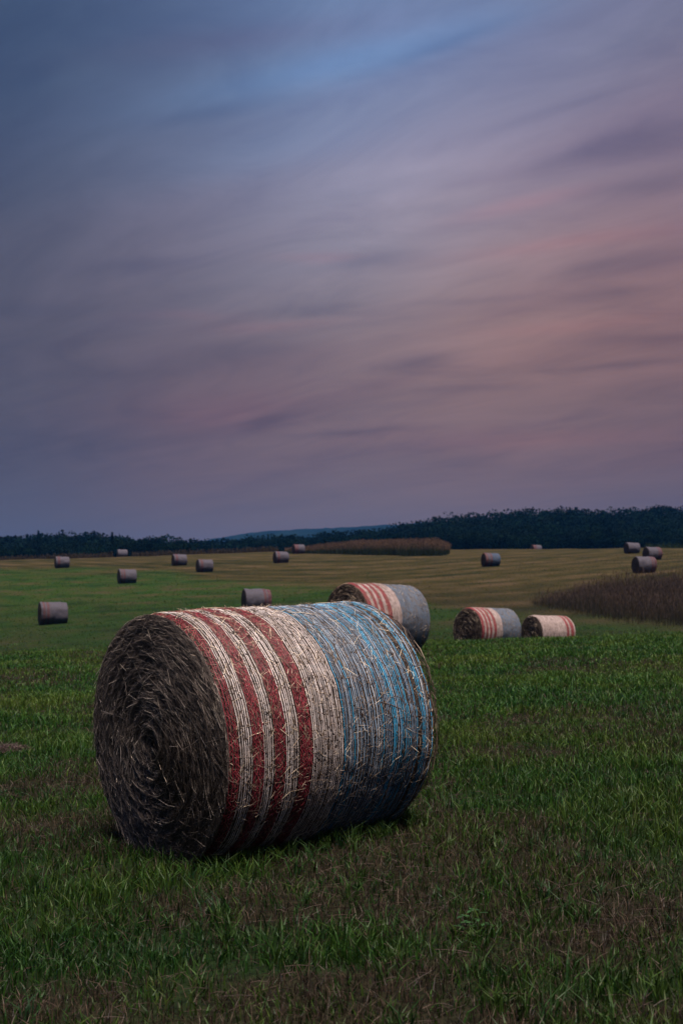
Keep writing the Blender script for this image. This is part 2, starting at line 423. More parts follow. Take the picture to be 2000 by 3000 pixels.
# ------------------------------------------------------------------ ground
def build_ground():
    ys = np.concatenate([[-40, -20, -8, -2, 0, 1], np.geomspace(2, 3400, 420)])
    s = np.linspace(-1, 1, 301); aa = np.sign(s) * (np.abs(s) * 1.35 + 3.2 * np.abs(s) ** 6)
    Yg = np.repeat(ys[:, None], len(aa), 1)
    Xg = aa[None, :] * (0.3015 * np.maximum(ys, 3)[:, None] + 1.0 + 25 * (ys[:, None] < 2) )
    Zg = gz(Xg, Yg)
    # low windrow ridges left by the mower on the far field
    V = np.stack([Xg, Yg, Zg], -1).reshape(-1, 3)
    nr, nc = Yg.shape
    i = np.arange(nr - 1)[:, None] * nc + np.arange(nc - 1)[None, :]
    q = np.stack([i, i + 1, i + 1 + nc, i + nc], -1).reshape(-1, 4)
    m = dry_mask(V[:, 0], np.maximum(V[:, 1], 2))
    col = np.stack([m, np.clip(V[:, 1] / 60 - .4, 0, 1), np.clip((V[:, 1] - 170) / 40, 0, 1)], 1)
    mat, nt, p = new_mat('field_soil')
    L = nt.links.new
    at = nd(nt, 'ShaderNodeAttribute', attribute_name='Col')
    sp = nd(nt, 'ShaderNodeSeparateColor'); L(at.outputs['Color'], sp.inputs[0])
    tc = nd(nt, 'ShaderNodeTexCoord')
    def noise(sc, det=4, rot=0, loc=(0, 0, 0)):
        mp = nd(nt, 'ShaderNodeMapping'); mp.inputs['Scale'].default_value = sc; mp.inputs['Rotation'].default_value = (0, 0, rot); mp.inputs['Location'].default_value = loc
        mp.vector_type = 'TEXTURE' if False else 'POINT'
        n = nd(nt, 'ShaderNodeTexNoise'); n.inputs['Scale'].default_value = 1; n.inputs['Detail'].default_value = det
        L(tc.outputs['Object'], mp.inputs[0]); L(mp.outputs[0], n.inputs['Vector']); return n.outputs['Fac']
    n_f = noise((25, 25, 25), 5)
    n_m = noise((.55, .42, .5), 5)
    n_sw = noise((.030, .38, .1), 3, rot=math.radians(-16))
    n_sw2 = noise((.02, .16, .1), 3, rot=math.radians(12), loc=(5, 3, 0))
    n_b = noise((.07, .10, .1), 3)
    # mown rows: they fan out up the two flanks of the field
    sxyz = nd(nt, 'ShaderNodeSeparateXYZ'); L(tc.outputs['Object'], sxyz.inputs[0])
    xx = math_n(nt, 'SUBTRACT', sxyz.outputs[0], 1.0)
    q_ = math_n(nt, 'SUBTRACT', sxyz.outputs[1], math_n(nt, 'MULTIPLY', math_n(nt, 'SQRT', math_n(nt, 'MULTIPLY_ADD', xx, xx, 120.0)), 1.35))
    q_ = math_n(nt, 'ADD', q_, math_n(nt, 'MULTIPLY', n_b, 9.0))
    row = math_n(nt, 'MULTIPLY', math_n(nt, 'SINE', math_n(nt, 'MULTIPLY', q_, 2 * math.pi / 6.5)), .055)
    soil = ramp(nt, [(.3, (.008, .007, .005)), (.5, (.018, .015, .009)), (.7, (.032, .024, .016))], n_f).outputs[0]
    gnear = ramp(nt, [(.3, (.007, .014, .005)), (.7, (.014, .028, .008))], n_f).outputs[0]
    near = mixc(nt, sp.outputs[0], gnear, soil)
    gfar = ramp(nt, [(.36, (.008, .024, .005)), (.48, (.017, .042, .007)), (.56, (.026, .042, .009)), (.66, (.045, .038, .018))], math_n(nt, 'ADD', math_n(nt, 'MULTIPLY', n_sw, .5), math_n(nt, 'MULTIPLY_ADD', n_m, .5, math_n(nt, 'MULTIPLY', row, .6)))).outputs[0]
    dfar = ramp(nt, [(.36, (.012, .016, .005)), (.45, (.029, .026, .008)), (.54, (.046, .036, .013)), (.64, (.072, .050, .025))], math_n(nt, 'ADD', math_n(nt, 'MULTIPLY', n_sw, .4), math_n(nt, 'ADD', math_n(nt, 'MULTIPLY', n_sw2, .25), math_n(nt, 'MULTIPLY_ADD', n_m, .35, row)))).outputs[0]
    far = mixc(nt, sp.outputs[0], gfar, dfar)
    c = mixc(nt, sp.outputs[1], near, far)
    c = mixc(nt, sp.outputs[2], c, (.03, .034, .016))
    c = mixc(nt, 1.0, c, (.9, .9, .9), 'MULTIPLY')
    L(c, p.inputs['Base Color']); p.inputs['Roughness'].default_value = .95; p.inputs['Specular IOR Level'].default_value = .05
    b = nd(nt, 'ShaderNodeBump'); b.inputs['Strength'].default_value = .8; b.inputs['Distance'].default_value = .06
    L(math_n(nt, 'ADD', n_f, math_n(nt, 'MULTIPLY', n_m, 2)), b.inputs['Height']); L(b.outputs[0], p.inputs['Normal'])
    o = link('ground', mesh_np('ground', V, q, None, col=col, mat=mat))
    tag(o, kind='structure')
build_ground()

# ------------------------------------------------------------------ bales
def rsurf(th, x, R, L, e, seed, rough):
    """radius of the roll at angle th (0 = up, round towards +y), axis position x"""
    s = np.minimum(x, L - x)
    s = np.clip(s, 0, e)
    r = R - e * 0.8 * (1 - np.sqrt(np.clip(1 - ((e - s) / e) ** 2, 0, 1)))
    cx, sx = np.cos(th), np.sin(th)
    r = r + rough * (fbm(x * 3 + 5, cx * 2.2 + 9, sx * 2.2 + 4, seed=seed, octs=3) - .5)
    r = r + rough * .22 * (fbm(x * 14 + 5, cx * 12 + 9, sx * 12 + 4, seed=seed + 5, octs=2) - .5)
    # settled: flattened where it stands on the ground
    zl = -r * cx
    r = np.where(zl > .955 * R, .955 * R / np.maximum(-cx, .2), r)
    return r
def roll_pt(th, x, r, R):
    return np.stack([x, np.sin(th) * r, R * .955 + np.cos(th) * r], -1)

def ring_grid(ths, xs, R, L, e, seed, rough, lift=0.0):
    T, Xx = np.meshgrid(ths, xs)
    r = rsurf(T, Xx, R, L, e, seed, rough) + lift
    V = roll_pt(T, Xx, r, R).reshape(-1, 3)
    n, mth = len(xs), len(ths)
    i = np.arange(n - 1)[:, None] * mth; j = np.arange(mth)[None, :]; j2 = (j + 1) % mth
    q = np.stack([i + j, i + j2, i + mth + j2, i + mth + j], -1).reshape(-1, 4)
    fib = np.stack([Xx, (T - math.pi) * R, r * 0], -1).reshape(-1, 3)
    return V, q, None, None, fib

def end_disc(ths, R, L, e, seed, rough, near=True, nr=26, bulge=.035):
    x0 = 0.0 if near else L
    rr = rsurf(ths, np.full_like(ths, x0), R, L, e, seed, rough)
    parts = []
    fr = np.linspace(1, 0.0, nr)
    T, Fr = np.meshgrid(ths, fr)
    r = rr[None, :] * Fr
    sgn = -1 if near else 1
    off = bulge * (1 - Fr ** 2) - .04 * np.exp(-(Fr / .09) ** 2)
    spiral = .018 * np.sin((Fr * 9 + T / (2 * math.pi)) * 2 * math.pi) * (1 - Fr ** 6)
    off = off + spiral * .33 + .03 * (fbm(np.sin(T) * Fr * 5 + 3, np.cos(T) * Fr * 5 + 3, seed=15, octs=3) - .5) * (1 - Fr ** 8) - .004
    V = roll_pt(T, x0 + sgn * off, r, R).reshape(-1, 3)
    m = len(ths)
    i = np.arange(nr - 1)[:, None] * m; j = np.arange(m)[None, :]; j2 = (j + 1) % m
    q = np.stack([i + j, i + j2, i + m + j2, i + m + j], -1).reshape(-1, 4)
    if near: q = q[:, ::-1]
    fib = np.stack([r * 1.0, (T - math.pi) * R * .6, r * 0 + 3], -1).reshape(-1, 3)
    return V, q, None, None, fib

def core_mesh(R, L, seed, rough, nth, nx, e=.07):
    ths = np.linspace(0, 2 * math.pi, nth, endpoint=False)
    ths = ths + math.pi
    xs = np.concatenate([np.linspace(0, e, 7)[:-1], np.linspace(e, L - e, nx), np.linspace(L - e, L, 7)[1:]])
    V, q, t, c, f = merge([ring_grid(ths, xs, R, L, e, seed, rough), end_disc(ths, R, L, e, seed, rough, True), end_disc(ths, R, L, e, seed, rough, False)])
    return mesh_np('hay_core', V, q, t, fib=f, mat=MAT_CORE)

def straw_cols(n, bright=1.0):
    pal = np.array([(.26, .19, .13), (.15, .105, .076), (.08, .056, .043), (.035, .024, .020), (.62, .50, .35)])
    c = pal[rng.choice(5, n, p=[.16, .24, .30, .23, .07])] * rng.uniform(.75, 1.2, (n, 1)) * bright
    return c

def greyed(c, k):
    return c * (1 - k) + c.mean(1, keepdims=True) * np.array([[1.06, .98, .96]]) * k

def side_straw(n, R, L, e, seed, rough, lmin, lmax, w, lift=(.001, .006), band=None, pick=None):
    x = rng.uniform(0.01, L - .01, n) if band is None else rng.uniform(band[0], band[1], n)
    th = rng.uniform(0, 2 * math.pi, n)
    ln = rng.uniform(lmin, lmax, n)
    ang = rng.normal(0, .75, n)
    dth = np.cos(ang) * ln / R; dx = np.sin(ang) * ln
    def pt(k, lf):
        xx = np.clip(x + dx * k, 0.0, L); tt = th + dth * k
        return roll_pt(tt, xx, rsurf(tt, xx, R, L, e, seed, rough) + lf, R)
    lf = rng.uniform(*lift, n)
    poke = (rng.random(n) < .16) * rng.uniform(.004, .018, n)
    V = sticks(pt(-.5, lf - .002), pt(0, lf + .001), pt(.5, lf + poke), rng.uniform(w * .7, w * 1.2, n), straw_cols(n) if pick is None else pick(n))
    return V

def end_straw(n, R, L, e, seed, rough, w, near=True, dim=1.0, grey=.0):
    fr = np.sqrt(rng.uniform(.003, 1, n)); th = rng.uniform(0, 2 * math.pi, n)
    ln = rng.uniform(.05, .23, n) * (.45 + .6 * fr)
    ang = rng.normal(0, .33, n) + (rng.random(n) < .09) * rng.normal(0, 1.0, n)
    sgn = -1 if near else 1
    x0 = 0. if near else L
    cy, cz = np.sin(th) * fr * R * .985, np.cos(th) * fr * R * .985
    ty, tz = np.cos(th), -np.sin(th)
    ry, rz = np.sin(th), np.cos(th)
    dy = ty * np.cos(ang) + ry * np.sin(ang); dz = tz * np.cos(ang) + rz * np.sin(ang)
    off = .035 * (1 - fr ** 2) - .04 * np.exp(-(fr / .09) ** 2) + .006 * np.sin((fr * 9 + th / (2 * math.pi)) * 2 * math.pi) * (1 - fr ** 6) + .03 * (fbm(np.sin(th) * fr * 5 + 3, np.cos(th) * fr * 5 + 3, seed=15, octs=3) - .5) * (1 - fr ** 8) + rng.uniform(-.005, .008, n)
    poke = (rng.random(n) < .10) * rng.uniform(.005, .03, n)
    def pt(k, o):
        yy = cy + dy * ln * k; zz = cz + dz * ln * k
        rr = np.hypot(yy, zz); s = np.minimum(1, R * .99 / np.maximum(rr, 1e-6))
        bend = -.5 * (ln * k) ** 2 / np.maximum(fr * R, .12)
        yy = yy * s + ry * bend; zz = np.maximum(zz * s + rz * bend, -.94 * R)
        return np.stack([x0 + sgn * (off + o), yy, R * .955 + zz], -1)
    return sticks(pt(-.5, 0), pt(0, .004), pt(.5, poke), rng.uniform(w * .6, w * 1.2, n), greyed(straw_cols(n, dim) + (.10 if dim > 1.1 else 0), grey))

def strands(xs, R, L, e, seed, rough, w, lift, cols, nth=240, wob=.004, sag=None):
    """each netting thread: a three-sided cord right round the roll"""
    parts = []
    ths = np.linspace(math.pi, 3 * math.pi, nth)
    for k, x0 in enumerate(xs):
        sd_ = seed + 31 * k
        x = x0 + wob * 2 * (vnoise(ths * 2.2, np.full(nth, k * 1.7), seed=77) - .5) + wob * .8 * (vnoise(ths * 11, np.full(nth, k * 3.1), seed=78) - .5)
        x = np.clip(x, .002, L - .002)
        r = rsurf(ths, x, R, L, e, seed, rough) + lift + .003 * (vnoise(ths * 14, np.full(nth, k * 2.3), seed=79) - .35)
        A = roll_pt(ths, x - w / 2, r, R); B = roll_pt(ths, x, r + w * .35, R); C = roll_pt(ths, x + w / 2, r, R)
        V = np.stack([A, B, C], 1).reshape(-1, 3)
        i = (np.arange(nth - 1) * 3)[:, None]
        q = np.concatenate([i + np.array([[0, 1, 4, 3]]), i + np.array([[1, 2, 5, 4]])])
        parts.append((V, q, None, np.broadcast_to(np.array(cols[k]), (len(V), 3)), None))
    return parts

def zigzag(x0, x1, R, L, e, seed, rough, w, lift, col, step=.028, skip=.1):
    n = int(2 * math.pi * R / step)
    th = np.linspace(math.pi, 3 * math.pi, n + 1)
    ph = rng.integers(0, 2)
    x = np.where((np.arange(n + 1) + ph) % 2 == 0, x0, x1) + rng.normal(0, abs(x1 - x0) * .12, n + 1)
    x = np.clip(x, .002, L - .002)
    r = rsurf(th, x, R, L, e, seed, rough) + lift + rng.uniform(-.003, .003, n + 1)
    P = roll_pt(th, x, r, R)
    keep = rng.random(n) > skip
    a, b = P[:-1][keep], P[1:][keep]
    m = (a + b) / 2
    c = np.broadcast_to(np.array(col), (len(a), 3)) * rng.uniform(.7, 1.15, (len(a), 1))
    return sticks(a, m, b, np.full(len(a), w), c)

BALE_GROUP = 'net wrapped round hay bales lying across the mown field'
def bale_root(cx, cy, heading, label, tilt=0.0, sink=0.02):
    o = bpy.data.objects.new('hay_bale', None); COL.objects.link(o)
    o.empty_display_size = .3
    o.location = (cx, cy, gz1(cx, cy) - sink)
    o.rotation_euler = (0, -tilt, heading)
    tag(o, label, 'hay bale', BALE_GROUP)
    return o

def band_geo(t0, t1, R, L, seed, rough, nth, e=.07):
    ths = np.linspace(math.pi, 3 * math.pi, nth, endpoint=False)
    n = max(3, int((t1 - t0) * L / .04) + 1)
    xs = np.linspace(t0 * L, t1 * L, n)
    xs = np.clip(xs, .012, L - .012)
    return ring_grid(ths, xs, R, L, e, seed, rough, lift=.006)

FLAG = [('red', .0, .055), ('white', .055, .10), ('red', .10, .15), ('white', .15, .19), ('red', .19, .245), ('white', .245, .295), ('red', .295, .36), ('white', .36, .51), ('blue', .51, .985)]

def dressed_bale(cx, cy, heading, label, R, L, bands, mats, seed, rough=.03, nth=128, nx=30, straw=0, tilt=0.0, sink=.02):
    root = bale_root(cx, cy, heading, label, tilt, sink)
    def ctr(me):   # origin of the roll at the middle of its footprint
        n = len(me.vertices); co = np.zeros(n * 3, np.float32); me.vertices.foreach_get('co', co)
        co = co.reshape(-1, 3); co[:, 0] -= L / 2; me.vertices.foreach_set('co', co.ravel()); me.update(); return me
    link('hay_core', ctr(core_mesh(R, L, seed, rough, nth, nx)), root)
    wv = merge([band_geo(t0, t1, R, L, seed, rough, nth) for c, t0, t1 in bands if c == 'white'])
    wrap = link('net_wrap', ctr(mesh_np('net_wrap', wv[0], wv[1], None, fib=wv[4], mat=mats['white'])), root)
    for c, t0, t1 in bands:
        if c == 'white': continue
        V, q, t, cc, f = band_geo(t0, t1, R, L, seed, rough, nth)
        nm = {'red': 'red_stripe', 'blue': 'blue_band'}[c]
        link(nm, ctr(mesh_np(nm, V, q, None, fib=f, mat=mats[c])), wrap)
    if straw:
        V, q, t, c, f = merge([side_straw(straw, R, L, .07, seed, rough, .03, .12, .004, (.004, .012)), end_straw(straw, R, L, .07, seed, rough, .007)])
        s = link('loose_straw', ctr(mesh_np('loose_straw', V, q, t, col=c, mat=MAT_STRAW)), root)
        s['kind'] = 'stuff'
    return root

def front_bale():
    R, L, e, seed, rough = .61, 1.27, .085, 4, .030
    phi = math.radians(50); D1 = 5.36
    x1 = wx(375, D1)
    ax = np.array([math.sin(phi), math.cos(phi)])
    c = np.array([x1, D1]) + ax * L / 2
    zend = [gz1(*(np.array([x1, D1]) + ax * k)) for k in (0, L)]
    tilt = math.atan2(zend[1] - zend[0], L)
    root = bale_root(c[0], c[1], math.pi / 2 - phi, 'largest nearest bale with red, white and bright blue netting and dark straw end', tilt, .025)
    def fin(parts, name, mat, parent=None):
        V, q, t, col, f = merge(parts)
        V = V.copy(); V[:, 0] -= L / 2
        return link(name, mesh_np(name, V, q, t, col=col, fib=f, mat=mat), parent or root)
    me = core_mesh(R, L, seed, rough, 360, 70, e)
    co = np.zeros(len(me.vertices) * 3, np.float32); me.vertices.foreach_get('co', co); co = co.reshape(-1, 3); co[:, 0] -= L / 2
    me.vertices.foreach_set('co', co.ravel()); me.update()
    link('hay_core', me, root)
    A = (R, L, e, seed, rough)
    def bits(n):
        pal = np.array([(.36, .26, .18), (.17, .12, .085), (.06, .042, .033), (.60, .48, .36)])
        return pal[rng.choice(4, n, p=[.34, .30, .24, .12])] * rng.uniform(.7, 1.2, (n, 1))
    s = fin([side_straw(15000, *A, .025, .09, .0032, (0, .004)), side_straw(420, *A, .05, .14, .0026, (.005, .010)), side_straw(6500, *A, .010, .034, .0021, (.002, .005), pick=bits), end_straw(36000, *A, .0020, dim=.9, grey=.45), end_straw(520, *A, .0032, dim=1.25), end_straw(1500, *A, .004, False)], 'loose_straw', MAT_STRAW)
    s['kind'] = 'stuff'
    one = (1., 1., 1.)
    whites, late = [], []
    B = [('red', .0, .04), ('white', .04, .094), ('red', .094, .141), ('white', .141, .19), ('red', .19, .24), ('white', .24, .30), ('red', .30, .36), ('white', .36, .51), ('blue', .51, .99)]
    for kind, t0, t1 in B:
        a, b = t0 * L, t1 * L
        if kind == 'red':
            xs = np.arange(a + .004, b - .001, .0105)
            parts = strands(xs, *A, .0030, .003, [np.array(one) * rng.uniform(.6, 1.1) for _ in xs], wob=.0028)
            for k in range(len(xs) - 1):
                parts.append(zigzag(xs[k], xs[k + 1] + .004, *A, .0030, .004, one, .022, .12))
            late.append((parts, 'red_stripe', MAT_RED_NET))
        elif kind == 'white':
            pitch = .0118
            xs = np.arange(a + .004, b - .002, pitch); xs = xs + rng.normal(0, .0012, len(xs))
            parts = strands(xs, *A, .0031, .0030, [np.array(one) * rng.uniform(.50, 1.05) for _ in xs], wob=.0028)
            for k in range(len(xs) - 1):
                parts.append(zigzag(xs[k], xs[k + 1], *A, .0011, .002, (.7, .62, .58), .034, .45))
            whites += parts
        else:
            xs = np.arange(a + .006, b, .0112); xs = xs + rng.normal(0, .0018, len(xs))
            cols, ws = [], []
            for x in xs:
                t = x / L
                cyan = (.52 < t < .60 and rng.random() < .24) or (.74 < t < .91 and rng.random() < .40) or rng.random() < .04
                if t > .9 and rng.random() < .4: cyan = True
                cols.append(np.array((.05, .42, .70)) * rng.uniform(.7, 1.1) if cyan else (np.array((.46, .56, .66)) if rng.random() < .3 else np.array((.20, .30, .41))) * rng.uniform(.55, 1.15))
            keep = [k for k, x in enumerate(xs) if x / L < .88 or rng.random() < .5]
            xs = xs[keep]; cols = [cols[k] for k in keep]
            parts = strands(xs, *A, .0030, .0032, cols, wob=.0038)
            for k in range(len(xs) - 1):
                parts.append(zigzag(xs[k], xs[k + 1], *A, .0012, .002, np.array(cols[k]) * .8, .034, .45))
            late.append((parts, 'blue_band', MAT_BLUE_NET))
    wrap = fin(whites, 'net_wrap', MAT_WHITE_NET)
    for parts, nm, mt in late: fin(parts, nm, mt, wrap)
    return root, c, math.pi / 2 - phi, R, L
FB = front_bale()

BRIGHT = {'red': MB_RED, 'white': MB_WHITE, 'blue': MB_BLUE}
SHADED = {'red': MB_ROSE, 'white': MB_GREY, 'blue': MB_DBLUE}  # darker nets for the far bales, their shade painted into the colour
def bale_at(px, D, phi_deg, label, R=.62, L=1.25, bands=FLAG, mats=SHADED, seed=1, **kw):
    x = wx(px, D)
    return dressed_bale(x, D, math.pi / 2 - math.radians(phi_deg), label, R, L, bands, mats, seed, **kw)

bale_at(866, 21.4, 52, 'half hidden bale directly behind the nearest one, red stripes and slate blue half', R=.69, L=1.5, mats=BRIGHT, seed=12, rough=.04, nth=200, nx=40, straw=2600)
bale_at(1118, 31.5, 56, 'red, white and blue striped bale touching a shorter pale bale on its right', R=.63, L=1.45, mats=BRIGHT, seed=13, rough=.04, nth=160, straw=1200)
PALE = [('white', .0, .72), ('red', .72, .79), ('white', .79, .84), ('red', .84, .93), ('white', .93, 1)]
bale_at(1257, 37.5, 60, 'shorter pale bale with red stripes at its right end, beside a striped blue one', R=.6, L=1.4, bands=PALE, mats=BRIGHT, seed=14, rough=.04, nth=160, straw=900)

LEFTRED = [('white', 0, .08), ('red', .08, .16), ('white', .16, .22), ('red', .22, .32), ('white', .32, 1)]
RIGHTRED = [('white', .0, .70), ('red', .70, .80), ('white', .80, .84), ('red', .84, 1)]
ONERED = [('white', 0, .12), ('red', .12, .30), ('white', .30, 1)]
FARFLAG = [('red', 0, .18), ('white', .18, .34), ('red', .34, .46), ('blue', .46, 1)]
PINKW = [('red', 0, .4), ('white', .4, 1)]
far = [
 (122, 61, 66, LEFTRED, 'grey bale with two red stripes near its left end, leftmost on the green slope'),
 (292, 95, 66, LEFTRED, 'grey bale with reddish left end where the green slope meets the stubble'),
 (589, 61, 72, RIGHTRED, 'grey bale with dark red stripes on its right end, just above the nearest bale'),
 (143, 120, 66, ONERED, 'small mauve bale at far left on the stubble edge below the dark wood'),
 (281, 165.5, 70, [('white', 0, 1)], 'tiny pale bale half sunk behind the hilltop below the left wood'),
 (412, 120, 66, ONERED, 'small mauve bale on the hill crest under the gap in the left wood'),
 (470, 108, 66, ONERED, 'small grey bale with a red stripe at left, lower right of the crest bale'),
 (645, 119, 68, ONERED, 'small grey mauve bale on the stubble just below the tall crop'),
 (685, 146, 66, PINKW, 'small rose and grey bale standing at the left end of the tall tan crop'),
 (1126, 102, 74, FARFLAG, 'small bale with a pink left half and a deep blue right half on the stubble'),
 (1230, 172, 70, PINKW, 'tiny pink and white bale half hidden behind the hilltop below the right wood'),
 (1450, 125, 76, [('white', 0, 1)], 'plain pale grey bale, highest of the three at the right edge of the field'),
 (1497, 106, 74, RIGHTRED, 'small bale with a reddish right end, partly behind a larger grey bale'),
 (1478, 82, 78, RIGHTRED, 'larger grey bale in front of another, just above the tall brown weeds'),
]
for k, (px, D, ph, bands, lab) in enumerate(far):
    bale_at(px, D, ph, lab, R=.63, L=1.42, bands=bands, mats=SHADED, seed=30 + k, rough=.085, nth=64, nx=14, sink=.05)

# ------------------------------------------------------------------ grass
def in_front_bale(x, y, shrink=.10):
    _, c, hd, R, L = FB
    dx, dy = x - c[0], y - c[1]
    u = dx * math.cos(hd) + dy * math.sin(hd); v = -dx * math.sin(hd) + dy * math.cos(hd)
    return (np.abs(u) < L / 2 - shrink * .3) & (np.abs(v) < R * .28)

def scatter(D0, D1, dens):
    a0, a1 = .3015 * 1.18, 1.1
    area = (a0 * (D1 ** 2 - D0 ** 2)) + 2 * a1 * (D1 - D0)
    n = int(area * dens)
    y = np.sqrt(rng.uniform(D0 ** 2, D1 ** 2, n))
    x = rng.uniform(-1, 1, n) * (a0 * y + a1)
    return x, y

def build_grass():
    parts = []
    for D0, D1, dens, wsc, hsc in ((2.4, 4.2, 6500, 1, 1), (4.2, 6.5, 5200, 1.0, 1), (6.5, 10, 3300, 1.25, 1), (10, 16, 1900, 1.7, 1.05), (16, 28.5, 900, 2.6, 1.1), (28.5, 46, 170, 4, 1.1), (46, 75, 45, 7, 1.0), (75, 125, 14, 11, 1.1)):
        x, y = scatter(D0, D1, dens)
        ok = ~in_front_bale(x, y)
        x, y = x[ok], y[ok]
        m = dry_mask(x, y)
        cl = fbm(x / .16, y / .16, seed=41, octs=2)           # tussocks
        dry = rng.random(len(x)) < np.clip(m * .72 + .12, 0, .80)
        keep = (rng.random(len(x)) < np.where(dry, .92, np.clip((cl - .25) * 2.2, .25, 1)))
        x, y, m, cl, dry = x[keep], y[keep], m[keep], cl[keep], dry[keep]
        n = len(x)
        tall = fbm(x / .7 + 3, y / .5, seed=45, octs=2)
        h = np.where(dry, rng.uniform(.025, .075, n), rng.uniform(.035, .085, n) * (.6 + .95 * np.clip(tall * 1.5 - .3, 0, 1.2)) * (1.1 - .35 * m)) * hsc
        big = (rng.random(n) < .02) & ~dry
        h = np.where(big, h * 1.5, h)
        if D0 > 40: h = h * rng.uniform(.4, 1.2, n) * .8
        w = np.where(dry, rng.uniform(.0018, .0042, n), rng.uniform(.0032, .0082, n)) * wsc
        hd = rng.uniform(0, 2 * math.pi, n)
        lean = np.where(dry, np.abs(rng.normal(.2, .3, n)), np.abs(rng.normal(.18, .22, n)))
        curve = rng.uniform(.0, .45, n)
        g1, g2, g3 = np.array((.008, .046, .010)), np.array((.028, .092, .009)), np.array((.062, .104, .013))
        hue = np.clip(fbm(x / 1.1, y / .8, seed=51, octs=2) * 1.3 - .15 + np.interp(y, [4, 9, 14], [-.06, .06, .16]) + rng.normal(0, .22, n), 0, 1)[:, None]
        cg = np.where(hue < .5, g1 + (g2 - g1) * hue * 2, g2 + (g3 - g2) * (hue - .5) * 2) * rng.uniform(.45, 1.2, (n, 1)) * np.interp(y, [3.2, 8, 13], [.74, 1.02, 1.32])[:, None]  # green blades darken towards the camera: vignette painted into their colour
        d1, d2 = np.array((.013, .009, .007)), np.array((.130, .088, .058))
        cdry = d1 + (d2 - d1) * rng.uniform(0, 1, (n, 1)) ** 1.9
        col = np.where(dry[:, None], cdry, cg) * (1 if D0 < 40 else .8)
        if D0 > 40: cdry = cdry * .8; cg = cg * .8
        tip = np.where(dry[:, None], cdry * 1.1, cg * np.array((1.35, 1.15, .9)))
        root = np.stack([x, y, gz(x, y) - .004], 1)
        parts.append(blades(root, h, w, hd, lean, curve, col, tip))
    # tussocks: bunches of longer leaves out of one root
    nt_ = 900
    ty = np.sqrt(rng.uniform(2.6 ** 2, 15 ** 2, nt_)); ty[:260] = rng.uniform(2.7, 5.5, 260)
    tx = rng.uniform(-1, 1, nt_) * (.34 * ty + .6)
    _, cb, hd_, Rb, Lb = FB
    kk = np.arange(150); tt = rng.uniform(-.55, .55, 150) * Lb      # uncut leaves at the foot of the near bale
    off = np.where(rng.random(150) < .75, rng.uniform(.20, .36, 150), rng.uniform(.36, .5, 150))
    tx[kk] = cb[0] + tt * math.cos(hd_) + off * math.sin(hd_); ty[kk] = cb[1] + tt * math.sin(hd_) - off * math.cos(hd_)
    nb = 16
    x = np.repeat(tx, nb); y = np.repeat(ty, nb); n = len(x)
    sc_ = np.repeat(rng.uniform(.55, 1.15, nt_), nb)
    x = x + rng.normal(0, .018, n) * sc_; y = y + rng.normal(0, .018, n) * sc_
    tone = np.repeat(rng.uniform(0, 1, nt_), nb)[:, None]
    cg = (np.array((.012, .055, .012)) * (1 - tone) + np.array((.055, .105, .014)) * tone) * rng.uniform(.6, 1.2, (n, 1)) * np.interp(y, [3.2, 8], [.8, 1.0])[:, None]  # same vignette shading put into the nearest tussock leaves
    parts.append(blades(np.stack([x, y, gz(x, y) - .004], 1), rng.uniform(.06, .135, n) * sc_, rng.uniform(.004, .0085, n), rng.uniform(0, 6.28, n),
                        np.abs(rng.normal(.28, .22, n)), rng.uniform(.05, .5, n), cg, cg * np.array((1.5, 1.2, .9))))
    # flat litter: cut stalks lying on the sward
    for D0, D1, dens, wsc in ((2.4, 5, 300, 1), (5, 9, 170, 1.3), (9, 18, 60, 2)):
        x, y = scatter(D0, D1, dens)
        m = dry_mask(x, y)
        k = rng.random(len(x)) < .25 + .75 * m
        x, y = x[k], y[k]; n = len(x)
        a = rng.uniform(0, 2 * math.pi, n); ln = rng.uniform(.03, .13, n)
        zb = gz(x, y) + rng.uniform(.004, .03, n)
        d = np.stack([np.cos(a), np.sin(a), rng.normal(0, .18, n)], 1) * (ln / 2)[:, None]
        P = np.stack([x, y, zb], 1)
        c = np.array((.065, .044, .033)) * rng.uniform(.35, 1.35, (n, 1)) * np.array((1, .96, .92))
        parts.append(sticks(P - d, P + np.array([[0, 0, .004]]), P + d, rng.uniform(.0018, .0032, n) * wsc, c))
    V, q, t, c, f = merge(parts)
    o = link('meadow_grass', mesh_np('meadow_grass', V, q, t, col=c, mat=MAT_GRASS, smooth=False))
    tag(o, 'short mown green grass mixed with dry brown stubble around the bales', 'grass', kind='stuff')
build_grass()

def stalks(name, x, y, hmin, hmax, w, colf, label, cat, hs=None, pw=1.0):
    n = len(x)
    h = (hmin + (hmax - hmin) * rng.uniform(0, 1, n) ** pw) * (1 if hs is None else hs)
    root = np.stack([x, y, gz(x, y) - .02], 1)
    hd = rng.uniform(0, 2 * math.pi, n)
    lean = np.abs(rng.normal(.08, .1, n))
    low, top = colf(n, x, y)
    V, q, t, c, f = blades(root, h, rng.uniform(w * .6, w * 1.3, n), hd, lean, rng.uniform(0, .25, n), low, top)
    # seed heads: a short fat blade at the tip
    k = rng.random(n) < .6
    tip = V.reshape(n, 5, 3)[:, 4][k]
    nk = len(tip)
    hh = rng.uniform(.10, .25, nk)
    P = blades(tip - np.array([[0, 0, .05]]), hh, rng.uniform(w * 1.2, w * 2.2, nk), rng.uniform(0, 6.28, nk), np.full(nk, .1), np.full(nk, .2), top[k], top[k])
    V, q, t, c, f = merge([(V, q, t, c, f), P])
    o = link(name, mesh_np(name, V, q, t, col=c, mat=MAT_STALK, smooth=False))
    tag(o, label, cat, kind='stuff')

